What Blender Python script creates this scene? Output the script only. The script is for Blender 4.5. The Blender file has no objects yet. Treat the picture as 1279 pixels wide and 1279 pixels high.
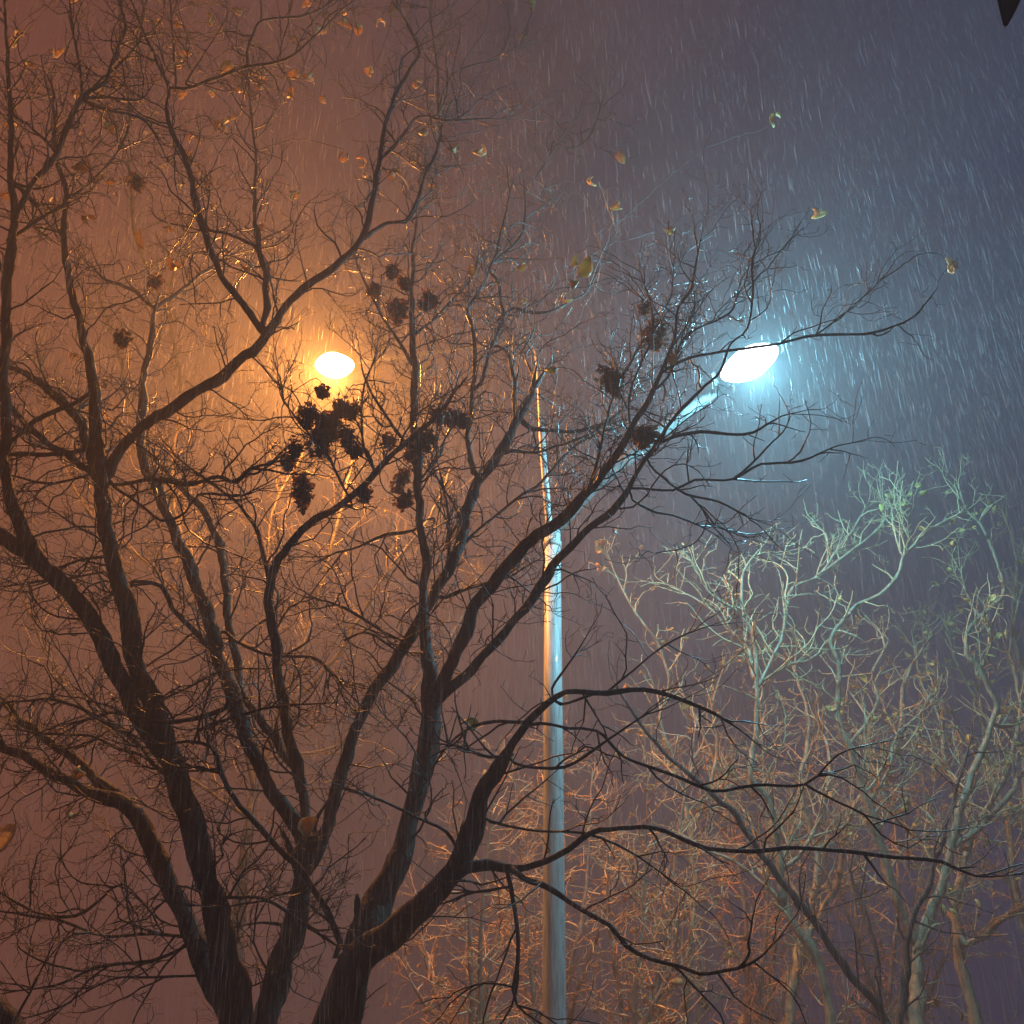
import bpy, bmesh, math, random
import numpy as np
from mathutils import Vector, Matrix

R = math.radians
scene = bpy.context.scene
col = scene.collection
rng = random.Random(11)

# ------------------------------------------------------------------ camera
FOV, PITCH, ROLL = 50.0, 30.0, -1.0
FPX = 639.5 / math.tan(R(FOV / 2))
CAM = Vector((0.0, 0.0, 1.6))
fwd = Vector((0, math.cos(R(PITCH)), math.sin(R(PITCH))))
up0 = Vector((0, -math.sin(R(PITCH)), math.cos(R(PITCH))))
rt0 = Vector((1, 0, 0))
rgt = rt0 * math.cos(R(ROLL)) - up0 * math.sin(R(ROLL))
upv = up0 * math.cos(R(ROLL)) + rt0 * math.sin(R(ROLL))
cd = bpy.data.cameras.new("camera")
cam = bpy.data.objects.new("camera", cd)
col.objects.link(cam)
cam.matrix_world = Matrix(((rgt.x, upv.x, -fwd.x, CAM.x), (rgt.y, upv.y, -fwd.y, CAM.y),
                           (rgt.z, upv.z, -fwd.z, CAM.z), (0, 0, 0, 1)))
cd.sensor_fit = 'HORIZONTAL'
cd.angle = R(FOV)
cd.clip_start, cd.clip_end = 0.05, 2000
scene.camera = cam


def at(x, y, Y):
    """The point at distance Y (metres along world +Y) seen at photo pixel x, y."""
    d = rgt * (x - 639.5) - upv * (y - 639.5) + fwd * FPX
    return CAM + d * (Y / d.y)


def depth(p):
    return (p - CAM).dot(fwd)


def px_to_m(w, p):
    return w / FPX * depth(p)


# ------------------------------------------------------------------ materials
def nodes(name):
    m = bpy.data.materials.new(name)
    m.use_nodes = True
    return m, m.node_tree.nodes, m.node_tree.links, m.node_tree.nodes["Principled BSDF"]


def bark(name, c1, c2, rough=0.5, scale=9.0, coat=0.25, bump=0.6, stretch=0.35):
    m, n, l, b = nodes(name)
    tc = n.new("ShaderNodeTexCoord")
    mp = n.new("ShaderNodeMapping")
    mp.inputs["Scale"].default_value = (1, 1, stretch)
    no = n.new("ShaderNodeTexNoise")
    no.inputs["Scale"].default_value = scale
    no.inputs["Detail"].default_value = 6
    no.inputs["Roughness"].default_value = 0.65
    cr = n.new("ShaderNodeValToRGB")
    cr.color_ramp.elements[0].position, cr.color_ramp.elements[0].color = 0.3, (*c1, 1)
    cr.color_ramp.elements[1].position, cr.color_ramp.elements[1].color = 0.72, (*c2, 1)
    l.new(tc.outputs["Object"], mp.inputs[0])
    l.new(mp.outputs[0], no.inputs["Vector"])
    l.new(no.outputs["Fac"], cr.inputs[0])
    l.new(cr.outputs[0], b.inputs["Base Color"])
    b.inputs["Roughness"].default_value = rough
    b.inputs["Coat Weight"].default_value = coat
    b.inputs["Coat Roughness"].default_value = 0.22
    if bump:
        n2 = n.new("ShaderNodeTexNoise")
        n2.inputs["Scale"].default_value = scale * 4
        n2.inputs["Detail"].default_value = 4
        l.new(mp.outputs[0], n2.inputs["Vector"])
        bp = n.new("ShaderNodeBump")
        bp.inputs["Strength"].default_value = bump
        bp.inputs["Distance"].default_value = 0.012
        l.new(n2.outputs["Fac"], bp.inputs["Height"])
        l.new(bp.outputs[0], b.inputs["Normal"])
    return m


def leafmat(name, c1, c2, rough=0.5, trans=0.35):
    m, n, l, b = nodes(name)
    oi = n.new("ShaderNodeObjectInfo")
    no = n.new("ShaderNodeTexNoise")
    no.inputs["Scale"].default_value = 22
    ad = n.new("ShaderNodeMath")
    ad.operation = 'ADD'
    l.new(no.outputs["Fac"], ad.inputs[0])
    l.new(oi.outputs["Random"], ad.inputs[1])
    ml = n.new("ShaderNodeMath")
    ml.operation = 'MULTIPLY'
    ml.inputs[1].default_value = 0.55
    l.new(ad.outputs[0], ml.inputs[0])
    mx = n.new("ShaderNodeMix")
    mx.data_type = 'RGBA'
    mx.inputs[6].default_value = (*c1, 1)
    mx.inputs[7].default_value = (*c2, 1)
    l.new(ml.outputs[0], mx.inputs[0])
    l.new(mx.outputs[2], b.inputs["Base Color"])
    b.inputs["Roughness"].default_value = rough
    tr = n.new("ShaderNodeBsdfTranslucent")
    l.new(mx.outputs[2], tr.inputs[0])
    ms = n.new("ShaderNodeMixShader")
    ms.inputs[0].default_value = trans
    l.new(b.outputs[0], ms.inputs[1])
    l.new(tr.outputs[0], ms.inputs[2])
    l.new(ms.outputs[0], n["Material Output"].inputs[0])
    return m


M = {
    'dark_bark': bark("dark_wet_bark", (0.022, 0.015, 0.011), (0.085, 0.058, 0.042), 0.75, 13, 0.0, 0.8, 0.55),
    'dark_twig': bark("dark_wet_twig", (0.028, 0.02, 0.014), (0.08, 0.056, 0.042), 0.6, 30, 0.1, 0),
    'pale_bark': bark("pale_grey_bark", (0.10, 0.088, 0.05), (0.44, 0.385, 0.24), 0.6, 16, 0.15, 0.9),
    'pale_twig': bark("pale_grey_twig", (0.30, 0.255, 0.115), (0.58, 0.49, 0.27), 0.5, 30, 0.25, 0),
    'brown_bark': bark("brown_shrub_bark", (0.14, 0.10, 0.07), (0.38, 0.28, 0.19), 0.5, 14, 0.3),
    'orange_lit_twig': bark("orange_lit_shrub_twig", (0.62, 0.36, 0.15), (0.86, 0.56, 0.27), 0.4, 30, 0.4, 0),  # orange lamplight is boosted in this base colour
    'dull_bark': bark("dull_brown_bark", (0.03, 0.022, 0.016), (0.08, 0.055, 0.04), 0.6, 14, 0.1),
    'dull_twig': bark("dull_brown_twig", (0.08, 0.055, 0.038), (0.18, 0.13, 0.09), 0.5, 30, 0.3, 0),
    'leaf': leafmat("withered_yellow_leaf", (0.55, 0.37, 0.12), (0.78, 0.60, 0.26), 0.45, 0.5),
    'orange_leaf': leafmat("withered_orange_leaf", (0.5, 0.24, 0.05), (0.7, 0.45, 0.12)),
    'green_leaf': leafmat("yellow_green_leaf", (0.45, 0.38, 0.08), (0.7, 0.58, 0.2)),
    'thin_leaf': leafmat("thin_backlit_leaf", (0.82, 0.68, 0.48), (0.9, 0.78, 0.58), 0.5, 0.8),
    'clump': leafmat("dark_dead_leaf", (0.11, 0.055, 0.034), (0.22, 0.11, 0.065), 0.7, 0.5),
    'evergreen': leafmat("dark_evergreen_leaf", (0.012, 0.022, 0.012), (0.02, 0.035, 0.018), 0.3, 0.1),
}

# galvanised grey paint of the lamp post
m, n, l, b = nodes("grey_painted_steel")
no = n.new("ShaderNodeTexNoise")
no.inputs["Scale"].default_value = 7
no.inputs["Detail"].default_value = 8
tc = n.new("ShaderNodeTexCoord")
mp = n.new("ShaderNodeMapping")
mp.inputs["Scale"].default_value = (6, 6, 0.7)
cr = n.new("ShaderNodeValToRGB")
cr.color_ramp.elements[0].position, cr.color_ramp.elements[0].color = 0.35, (0.36, 0.39, 0.38, 1)
cr.color_ramp.elements[1].position, cr.color_ramp.elements[1].color = 0.6, (0.60, 0.64, 0.62, 1)
l.new(tc.outputs["Object"], mp.inputs[0])
l.new(mp.outputs[0], no.inputs["Vector"])
l.new(no.outputs["Fac"], cr.inputs[0])
l.new(cr.outputs[0], b.inputs["Base Color"])
b.inputs["Roughness"].default_value = 0.5
b.inputs["Coat Weight"].default_value = 0.3
M['steel'] = m
m, n, l, b = nodes("dark_grey_casing")
b.inputs["Base Color"].default_value = (0.12, 0.12, 0.12, 1)
b.inputs["Roughness"].default_value = 0.4
M['casing'] = m
m, n, l, b = nodes("darkened_arm_steel")  # lower arm only: steel darkened to offset the strong light of its lamp
no = n.new("ShaderNodeTexNoise")
no.inputs["Scale"].default_value = 9
no.inputs["Detail"].default_value = 8
cr = n.new("ShaderNodeValToRGB")
cr.color_ramp.elements[0].position, cr.color_ramp.elements[0].color = 0.35, (0.09, 0.10, 0.10, 1)
cr.color_ramp.elements[1].position, cr.color_ramp.elements[1].color = 0.65, (0.17, 0.18, 0.18, 1)
tc = n.new("ShaderNodeTexCoord")
l.new(tc.outputs["Object"], no.inputs["Vector"])
l.new(no.outputs["Fac"], cr.inputs[0])
l.new(cr.outputs[0], b.inputs["Base Color"])
b.inputs["Roughness"].default_value = 0.65
M['arm'] = m


def lampmat(name, c, s):
    m, n, l, b = nodes(name)
    b.inputs["Base Color"].default_value = (0.8, 0.8, 0.8, 1)
    b.inputs["Emission Color"].default_value = (*c, 1)
    b.inputs["Emission Strength"].default_value = s
    m.cycles.emission_sampling = 'NONE'
    return m


M['warm_lens'] = lampmat("warm_lit_glass", (1.0, 0.86, 0.62), 7)
M['cool_lens'] = lampmat("cool_lit_glass", (0.95, 0.98, 1.0), 7)

m, n, l, b = nodes("falling_sleet")
b.inputs["Base Color"].default_value = (0.85, 0.87, 0.9, 1)
b.inputs["Roughness"].default_value = 0.3
tr = n.new("ShaderNodeBsdfTranslucent")
tr.inputs[0].default_value = (0.85, 0.87, 0.9, 1)
ms = n.new("ShaderNodeMixShader")
ms.inputs[0].default_value = 0.6
l.new(b.outputs[0], ms.inputs[1])
l.new(tr.outputs[0], ms.inputs[2])
tp = n.new("ShaderNodeBsdfTransparent")
m2 = n.new("ShaderNodeMixShader")
m2.inputs[0].default_value = 0.29
l.new(tp.outputs[0], m2.inputs[1])
l.new(ms.outputs[0], m2.inputs[2])
l.new(m2.outputs[0], n["Material Output"].inputs[0])
M['sleet'] = m

m, n, l, b = nodes("damp_soil_and_grass")
no = n.new("ShaderNodeTexNoise")
no.inputs["Scale"].default_value = 3
no.inputs["Detail"].default_value = 10
cr = n.new("ShaderNodeValToRGB")
cr.color_ramp.elements[0].color = (0.02, 0.018, 0.012, 1)
cr.color_ramp.elements[1].color = (0.06, 0.06, 0.03, 1)
tc = n.new("ShaderNodeTexCoord")
l.new(tc.outputs["Object"], no.inputs["Vector"])
l.new(no.outputs["Fac"], cr.inputs[0])
l.new(cr.outputs[0], b.inputs["Base Color"])
b.inputs["Roughness"].default_value = 0.7
M['ground'] = m

m, n, l, b = nodes("haze_air")
n.remove(b)
pv = n.new("ShaderNodeVolumePrincipled")
pv.inputs["Color"].default_value = (0.93, 0.94, 0.96, 1)
pv.inputs["Density"].default_value = 0.018
pv.inputs["Anisotropy"].default_value = 0.25
l.new(pv.outputs[0], n["Material Output"].inputs["Volume"])
M['haze'] = m


# ------------------------------------------------------------------ mesh helpers
class MB:
    """Collects tubes and faces, then links them as ONE mesh object."""

    def __init__(self):
        self.v, self.f, self.n = [], [], 0

    def add(self, verts, faces):
        self.v.append(np.asarray(verts, float))
        self.f.extend([tuple(i + self.n for i in q) for q in faces])
        self.n += len(verts)

    def tube(self, pts, rad, k=6, cap=True, rough=0.0, r_=None):
        P = np.asarray([tuple(p) for p in pts], float)
        r = np.asarray(rad, float)
        T = np.gradient(P, axis=0)
        T /= np.linalg.norm(T, axis=1)[:, None] + 1e-9
        ax = np.eye(3)[np.argmin(np.abs(T.mean(0)))]
        U = np.cross(T, ax)
        U /= np.linalg.norm(U, axis=1)[:, None] + 1e-9
        W = np.cross(T, U)
        a = np.arange(k) * 2 * math.pi / k
        V = P[:, None] + r[:, None, None] * (U[:, None] * np.cos(a)[None, :, None] + W[:, None] * np.sin(a)[None, :, None])
        if rough:
            q = np.array([[r_.gauss(0, 1) for _ in range(k)] for _ in range(len(P))])
            q = (q + np.roll(q, 1, 1)) * 0.6
            q[1:] = 0.55 * q[:-1] + 0.75 * q[1:]
            V = P[:, None] + (V - P[:, None]) * (1 + rough * q[:, :, None])
        m_ = len(P)
        F = []
        for i in range(m_ - 1):
            o = i * k
            for j in range(k):
                j2 = (j + 1) % k
                F.append((o + j, o + j2, o + k + j2, o + k + j))
        if cap:
            F.append(tuple(range(k - 1, -1, -1)))
            F.append(tuple(range((m_ - 1) * k, m_ * k)))
        self.add(V.reshape(-1, 3), F)

    def build(self, name, mat, parent=None, smooth=True, origin=None):
        V = np.concatenate(self.v) if self.v else np.zeros((0, 3))
        o0 = np.zeros(3) if origin is None else np.array(tuple(origin))
        me = bpy.data.meshes.new(name)
        me.from_pydata((V - o0).tolist(), [], self.f)
        me.materials.append(mat)
        me.polygons.foreach_set("use_smooth", [smooth] * len(me.polygons))
        me.update()
        o = bpy.data.objects.new(name, me)
        col.objects.link(o)
        o.location = tuple(o0)
        if parent is not None:
            o.parent = parent
            o.matrix_parent_inverse = Matrix.Translation(-world_loc(parent))
        return o


def world_loc(o):
    p = Vector(o.location)
    return p


def thing(name, label, cat, loc, group=None):
    o = bpy.data.objects.new(name, None)
    o.empty_display_size = 0.3
    col.objects.link(o)
    o.location = loc
    o['label'], o['category'] = label, cat
    if group:
        o['group'] = group
    return o


def smooth_path(P, step):
    """Catmull-Rom through P (n,4: xyz + radius), sampled about every step metres."""
    P = np.asarray(P, float)
    if len(P) == 2:
        P = np.vstack([P[0], P.mean(0), P[1]])
    Q = np.vstack([2 * P[0] - P[1], P, 2 * P[-1] - P[-2]])
    out = []
    for i in range(1, len(Q) - 2):
        p0, p1, p2, p3 = Q[i - 1:i + 3]
        n_ = max(1, int(np.linalg.norm(p2[:3] - p1[:3]) / step))
        for t in np.arange(n_) / n_:
            out.append(0.5 * ((2 * p1) + (p2 - p0) * t + (2 * p0 - 5 * p1 + 4 * p2 - p3) * t * t + (3 * p1 - p0 - 3 * p2 + p3) * t ** 3))
    out.append(P[-1])
    out = np.array(out)
    out[:, 3] = np.maximum(out[:, 3], 0.0015)
    return out


def nrm(v):
    return v / (np.linalg.norm(v) + 1e-9)


def rnd3(r):
    return np.array([r.gauss(0, 1), r.gauss(0, 1), r.gauss(0, 1)])


def twig_path(r, p, d, length, step, kink, upb, r0, r1):
    n_ = max(3, int(length / step))
    pts, d = [np.array(p)], nrm(d)
    bend = rnd3(r) * kink * 0.2
    for i in range(n_):
        d = nrm(d + rnd3(r) * kink + bend + np.array([0, 0, upb]))
        pts.append(pts[-1] + d * (length / n_))
    P = np.array(pts)
    rad = np.linspace(r0, r1, n_ + 1)
    return P, rad


def spread(r, T, a0, a1, flat=1.0):
    """A direction that leaves tangent T by an angle between a0 and a1 degrees."""
    u = rnd3(r)
    u[1] *= flat
    u = nrm(u - T * u.dot(T))
    a = math.radians(r.uniform(a0, a1))
    return nrm(T * math.cos(a) + u * math.sin(a))


def over_lamp(P):
    """True if a twig would hang right across one of the lit bowls."""
    for p in P:
        d = Vector(p) - CAM
        z = d.dot(fwd)
        x, y = 639.5 + FPX * d.dot(rgt) / z, 639.5 - FPX * d.dot(upv) / z
        if ((x - 418) / 36) ** 2 + ((y - 456) / 25) ** 2 < 1 or ((x - 937) / 42) ** 2 + ((y - 453) / 28) ** 2 < 1:
            return True
    return False


def grow(mb, r, path, spec, level=0, tips=None):
    """Side twigs along path (n,4); spec is a list of levels."""
    if level >= len(spec):
        return
    s = spec[level]
    seg = np.linalg.norm(np.diff(path[:, :3], axis=0), axis=1)
    L = np.concatenate([[0], np.cumsum(seg)])
    x = L[-1] * s.get('from', 0.1) + r.random() * s['gap']
    while x < L[-1]:
        i = min(len(seg) - 1, int(np.searchsorted(L, x)) - 1)
        i = max(i, 0)
        t = (x - L[i]) / (seg[i] + 1e-9)
        p = path[i, :3] * (1 - t) + path[i + 1, :3] * t
        pr = path[i, 3] * (1 - t) + path[i + 1, 3] * t
        T = nrm(path[i + 1, :3] - path[i, :3])
        ln = r.uniform(*s['len']) * (1.0 - s.get('short', 0.35) * x / L[-1])
        r0 = min(pr * 0.75, s['r'] * r.uniform(0.75, 1.2))
        d = spread(r, T, *s['ang'], s.get('flat', 1.0))
        P, rad = twig_path(r, p, d, ln, s['step'], s['kink'], s['up'], r0, max(r0 * 0.4, s.get('tip', 0.0014)))
        if over_lamp(P):
            x += s['gap']
            continue
        mb.tube(P, rad, s.get('k', 4), cap=False)
        q = np.hstack([P, rad[:, None]])
        if tips is not None and level >= len(spec) - 2:
            tips.append((P[-1], nrm(P[-1] - P[-2])))
        grow(mb, r, q, spec, level + 1, tips)
        x += s['gap'] * r.uniform(0.45, 1.6) * (1 + s.get('thin', 0) * x / L[-1])


class Tree:
    """A tree traced as limbs; each limb is a part, its fine twigs a sub-part."""

    def __init__(self, label, base, group, Y, bm, tm, spec, seed, name='bare_tree', cat='tree', slim=0.86):
        self.o = thing(name, label, cat, base, group)
        self.Y, self.bm, self.tm, self.spec = Y, M[bm], M[tm], spec
        self.r = random.Random(seed)
        self.nodes = []            # (px, py, Y, point)
        self.tips = []
        self.slim = slim

    def limb(self, pts, dy=None, name='bough', Y0=None, spec=None, sides=None, wig=1.0, twigs=True):
        r = self.r
        x0, y0 = pts[0][:2]
        if Y0 is None:
            best = min(self.nodes, key=lambda q: (q[0] - x0) ** 2 + (q[1] - y0) ** 2)
            Y0 = best[2]
            if (best[0] - x0) ** 2 + (best[1] - y0) ** 2 < 40 ** 2:
                pts = [(best[0], best[1], pts[0][2])] + list(pts if (best[0] - x0) ** 2 + (best[1] - y0) ** 2 > 9 else pts[1:])
        lp = sum(math.hypot(a[0] - b[0], a[1] - b[1]) for a, b in zip(pts, pts[1:]))
        if dy is None:
            dy = r.uniform(-1.0, 1.0) * min(lp, 700) / 400
        acc, path = 0, []
        for i, q in enumerate(pts):
            if i:
                acc += math.hypot(q[0] - pts[i - 1][0], q[1] - pts[i - 1][1])
            Yq = Y0 + dy * (acc / lp)
            p = at(q[0], q[1], Yq)
            self.nodes.append((q[0], q[1], Yq, p))
            path.append((*p, px_to_m(q[2], p) / 2 * (self.slim if q[2] < 40 else 0.95)))
        # denser lookup points for later limbs
        for a, b in zip(range(len(pts) - 1), range(1, len(pts))):
            na, nb = self.nodes[len(self.nodes) - len(pts) + a], self.nodes[len(self.nodes) - len(pts) + b]
        S = smooth_path(path, 0.05)
        big = S[:, 3].max()
        jit = np.array([[r.gauss(0, 1) for _ in range(3)] for _ in range(len(S))])
        jit[1:-1] = (jit[:-2] + jit[1:-1] + jit[2:]) / 3
        jit[0] = 0
        S[:, :3] += jit * np.minimum(0.012, S[:, 3:4] * 0.5) * wig
        S[:, 3] *= 1 + 0.10 * jit[:, 0]
        S[-6:, 3] *= np.linspace(1, .5, 6) if len(S) > 8 else 1
        mb = MB()
        k = sides or (18 if big > 0.06 else 9 if big > 0.025 else 6)
        mb.tube(S[:, :3], S[:, 3], k, True, 0.075, r)
        lb = mb.build(name, self.bm, self.o)
        if twigs:
            tw = MB()
            sp = spec or self.spec
            grow(tw, r, S, sp, 0, self.tips)
            te = nrm(S[-1, :3] - S[-3, :3])
            for i in range(3):              # the limb frays into a few last twigs
                P, rd = twig_path(r, S[-1 - 2 * i, :3], spread(r, te, 4, 30), r.uniform(.2, .55), .05, .16, .03, S[-1 - 2 * i, 3] * .9, .0016)
                if not over_lamp(P):
                    tw.tube(P, rd, 5, cap=False)
                    grow(tw, r, np.hstack([P, rd[:, None]]), sp, 1, self.tips)
            if tw.n:
                t = tw.build('twig_spray', self.tm, lb)
                t.matrix_parent_inverse = Matrix.Identity(4)
                # the limb sits at the world origin of its tree frame
        return S

    def nearest(self, p):
        return min(self.nodes, key=lambda q: (q[3] - p).length)


def curled_leaf(seed, size, curl, width, mat):
    """A withered leaf rolled along its length: a bent blade with thickness."""
    r = random.Random(seed)
    n_, k = 9, 5
    V, F = [], []
    ang, p = r.uniform(-0.4, 0.4), Vector((0, 0, 0))
    for i in range(n_):
        t = i / (n_ - 1)
        w = width * size * math.sin(math.pi * min(1, 0.08 + t * 0.92)) ** 0.8 * (1 + r.uniform(-0.12, 0.12))
        for j in range(k):
            s = j / (k - 1) * 2 - 1
            V.append((p.x + r.gauss(0, .012) * size, w * s, p.z + abs(s) ** 2 * w * 0.75 + r.gauss(0, .015) * size))
        ang += curl / n_ * r.uniform(0.6, 1.4)
        p = p + Vector((math.cos(ang), 0, math.sin(ang))) * size / n_
    for i in range(n_ - 1):
        for j in range(k - 1):
            F.append((i * k + j, i * k + j + 1, (i + 1) * k + j + 1, (i + 1) * k + j))
    me = bpy.data.meshes.new("withered_leaf")
    me.from_pydata(V, [], F)
    me.materials.append(mat)
    me.update()
    bm_ = bmesh.new()
    bm_.from_mesh(me)
    g = bmesh.ops.solidify(bm_, geom=bm_.faces[:], thickness=size * 0.025)
    bm_.to_mesh(me)
    bm_.free()
    me.polygons.foreach_set("use_smooth", [True] * len(me.polygons))
    return me


def clump_mesh(seed, sx, sz):
    """A bunch of dead, crumpled leaves and seed cases hanging together."""
    r = random.Random(seed)
    bm_ = bmesh.new()
    for q in range(120):
        d = Vector((r.gauss(0, 1), r.gauss(0, 1), r.gauss(0, 1))).normalized() * (r.random() ** 0.5) * 0.5 * (1 + 0.28 * math.sin(seed * 2.1 + q * 0.37))
        taper = 1.0 - 0.35 * max(0, -d.z * 2)
        c = Vector((d.x * sx * taper, d.y * sx * taper, d.z * sz))
        ax = Matrix.Rotation(r.uniform(0, 6.28), 3, 'Z') @ Matrix.Rotation(r.uniform(0, 3.1), 3, 'X')
        a, b_ = r.uniform(.12, .2) * sx, r.uniform(.09, .16) * sx
        vs = []
        for i in range(5):
            row = []
            for j in range(3):
                u, w = i / 4 * 2 - 1, j - 1
                v = Vector((u * a, w * b_ * (1 - u * u * 0.8), (u * u * .5 + w * w * .45) * a + r.gauss(0, .05) * a))
                row.append(bm_.verts.new(c + ax @ v))
            vs.append(row)
        for i in range(4):
            for j in range(2):
                bm_.faces.new((vs[i][j], vs[i][j + 1], vs[i + 1][j + 1], vs[i + 1][j]))
    me = bpy.data.meshes.new("dead_leaf_clump")
    bm_.to_mesh(me)
    bm_.free()
    me.materials.append(M['clump'])
    return me


LEAVES = {k: [curled_leaf(s, 0.085, r_, w, M[k]) for s, r_, w in ((1, 4.6, .16), (2, 3.6, .20), (3, 5.4, .14), (4, 2.6, .24), (5, 4.0, .18), (6, 1.6, .26))]
          for k in ('leaf', 'orange_leaf', 'green_leaf')}


def place(me, name, p, parent, s=1.0, r=rng, rot=None):
    o = bpy.data.objects.new(name, me)
    col.objects.link(o)
    o.parent = parent
    o.location = Vector(p) - world_loc(parent)
    o.rotation_euler = rot or (r.uniform(0, 6.28), r.uniform(0, 6.28), r.uniform(0, 6.28))
    o.scale = (s, s, s)
    return o


# ================================================================== SETTING
g = MB()
N = 60
xs = np.linspace(-300, 300, N + 1)
vv, ff = [], []
gr = random.Random(5)
for iy in range(N + 1):
    for ix in range(N + 1):
        vv.append((xs[ix], xs[iy] + 120, gr.uniform(-0.06, 0.0)))
for iy in range(N):
    for ix in range(N):
        a = iy * (N + 1) + ix
        ff.append((a, a + 1, a + N + 2, a + N + 1))
g.add(vv, ff)
go = g.build('ground', M['ground'])
go['kind'] = 'structure'

hz = MB()
x0, x1, y0, y1, z0, z1 = -26, 26, -8, 34, -1.1, 13.0
hz.add([(x0, y0, z0), (x1, y0, z0), (x1, y1, z0), (x0, y1, z0), (x0, y0, z1), (x1, y0, z1), (x1, y1, z1), (x0, y1, z1)],
       [(3, 2, 1, 0), (4, 5, 6, 7), (0, 1, 5, 4), (1, 2, 6, 5), (2, 3, 7, 6), (3, 0, 4, 7)])
ho = hz.build('haze', M['haze'], smooth=False)
ho['kind'] = 'stuff'

# ================================================================== STREET LAMP
PY = 9.0
ptop = at(690, 662, PY)
bx, by = ptop.x, ptop.y
lamp = thing('street_lamp', 'tall pale steel street lamp with an orange lamp and a white lamp on two arms', 'street lamp', (bx, by, 0))
mb = MB()
mb.tube([(bx, by, 0.0), (bx, by, 2.0), (bx, by, 4.5), (bx, by, ptop.z)], [0.098, 0.092, 0.083, 0.075], 32)
mb.build('pole', M['steel'], lamp)
mb = MB()
mb.tube([(bx, by, 0.0), (bx, by, 0.03)], [0.2, 0.2], 24)
mb.tube([(bx, by, 0.03), (bx, by, 0.35), (bx, by, 0.38)], [0.125, 0.12, 0.1], 24)
mb.build('base_plate', M['steel'], lamp)
mb = MB()
for dz, rr in ((-0.16, 0.084), (-0.02, 0.082)):
    mb.tube([(bx, by, ptop.z + dz - 0.03), (bx, by, ptop.z + dz - 0.026), (bx, by, ptop.z + dz + 0.026), (bx, by, ptop.z + dz + 0.03)], [rr - .006, rr, rr, rr - .006], 32)
mb.build('collar', M['steel'], lamp)


def lamp_head(arm_pts, arm_r, c, axis, L, Wd, lens_mat, colr, power, tilt, lean, kind):
    """Arm, casing and glowing bowl; c = lens centre, axis = along the head, outwards."""
    mb = MB()
    S = smooth_path([(*p, r_) for p, r_ in zip(arm_pts, arm_r)], 0.06)
    mb.tube(S[:, :3], S[:, 3], 16)
    arm = mb.build('arm', M['arm'] if arm_r[0] > .04 else M['steel'], lamp)
    ax = axis.normalized()
    nup = Vector((0, tilt, 1))
    nup = (nup - ax * nup.dot(ax)).normalized()
    side = ax.cross(nup).normalized()
    mb = MB()
    n_, k = 15, 12
    V, F = [], []
    for i in range(n_):                       # dome casing, open below
        t = i / (n_ - 1)
        u = -0.62 + 1.2 * t
        w = Wd * 0.56 * max(0.10, math.sin(math.pi * (0.06 + 0.9 * t)) ** 0.7)
        h = 0.13 * max(0.25, math.sin(math.pi * (0.1 + 0.84 * t)) ** 0.6)
        for j in range(k + 1):
            a = math.pi * j / k
            V.append(tuple(c + ax * (u * L) + side * (w * math.cos(a)) + nup * (0.004 + h * math.sin(a))))
    for i in range(n_ - 1):
        for j in range(k):
            o = i * (k + 1) + j
            F.append((o, o + 1, o + k + 2, o + k + 1))
    F.append(tuple(range(k + 1)))
    F.append(tuple((n_ - 1) * (k + 1) + j for j in range(k, -1, -1)))
    for i in range(n_ - 1):                   # underside
        o = i * (k + 1)
        F.append((o + k, o, o + k + 1, o + 2 * k + 1))
    mb.add(V, F)
    head = mb.build('lamp_head', M['casing'], lamp)
    mb = MB()
    V, F = [], []
    nr, na = 7, 40
    for i in range(nr):
        q = i / (nr - 1)
        rr = math.cos(q * math.pi / 2)
        for j in range(na):
            a = 2 * math.pi * j / na
            ca, sa = math.cos(a), math.sin(a)
            # outline pointed at both ends, like the lit bowl in the photo
            y_ = sa * (1 - 0.22 * abs(ca) ** 1.5)
            V.append(tuple(c + ax * (0.5 * L * ca * rr) + side * (0.5 * Wd * y_ * rr) - nup * (0.003 + 0.07 * math.sin(q * math.pi / 2))))
    for i in range(nr - 1):
        for j in range(na):
            j2 = (j + 1) % na
            F.append((i * na + j, i * na + j2, (i + 1) * na + j2, (i + 1) * na + j))
    mb.add(V, F)
    lens = mb.build('lens', lens_mat, head)
    lens.matrix_parent_inverse = Matrix.Identity(4)
    ld = bpy.data.lights.new('lamp_glow', kind)
    if kind == 'SPOT':
        ld.spot_size = R(180)
        ld.spot_blend = 0.12
    ld.energy = power
    ld.color = colr
    ld.shadow_soft_size = 0.06
    lo = bpy.data.objects.new('lamp_glow', ld)
    col.objects.link(lo)
    lo.location = c - nup * 0.14
    lo.rotation_euler = (-nup + ax * lean).to_track_quat('-Z', 'Y').to_euler()
    return arm


# higher arm: a thin riser on the pole top that elbows to the left, away from the viewer
cl = at(418, 456, 10.1)
e0 = at(671, 431, 9.0)
arm_in = at(450, 452, 10.05)
lamp_head([Vector((bx - 0.03, by, ptop.z - 0.3)), Vector((bx - 0.03, by, ptop.z)), at(678, 560, 9.0), at(672, 450, 9.0), at(662, 430, 9.05), at(630, 428, 9.2), at(540, 440, 9.65), arm_in],
          [0.034, 0.034, 0.032, 0.030, 0.029, 0.028, 0.027, 0.026], cl, at(390, 458, 10.15) - at(447, 454, 10.05), 0.47, 0.36,
          M['warm_lens'], (1.0, 0.35, 0.06), 2450, 0.35, 0.2, 'SPOT')
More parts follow.
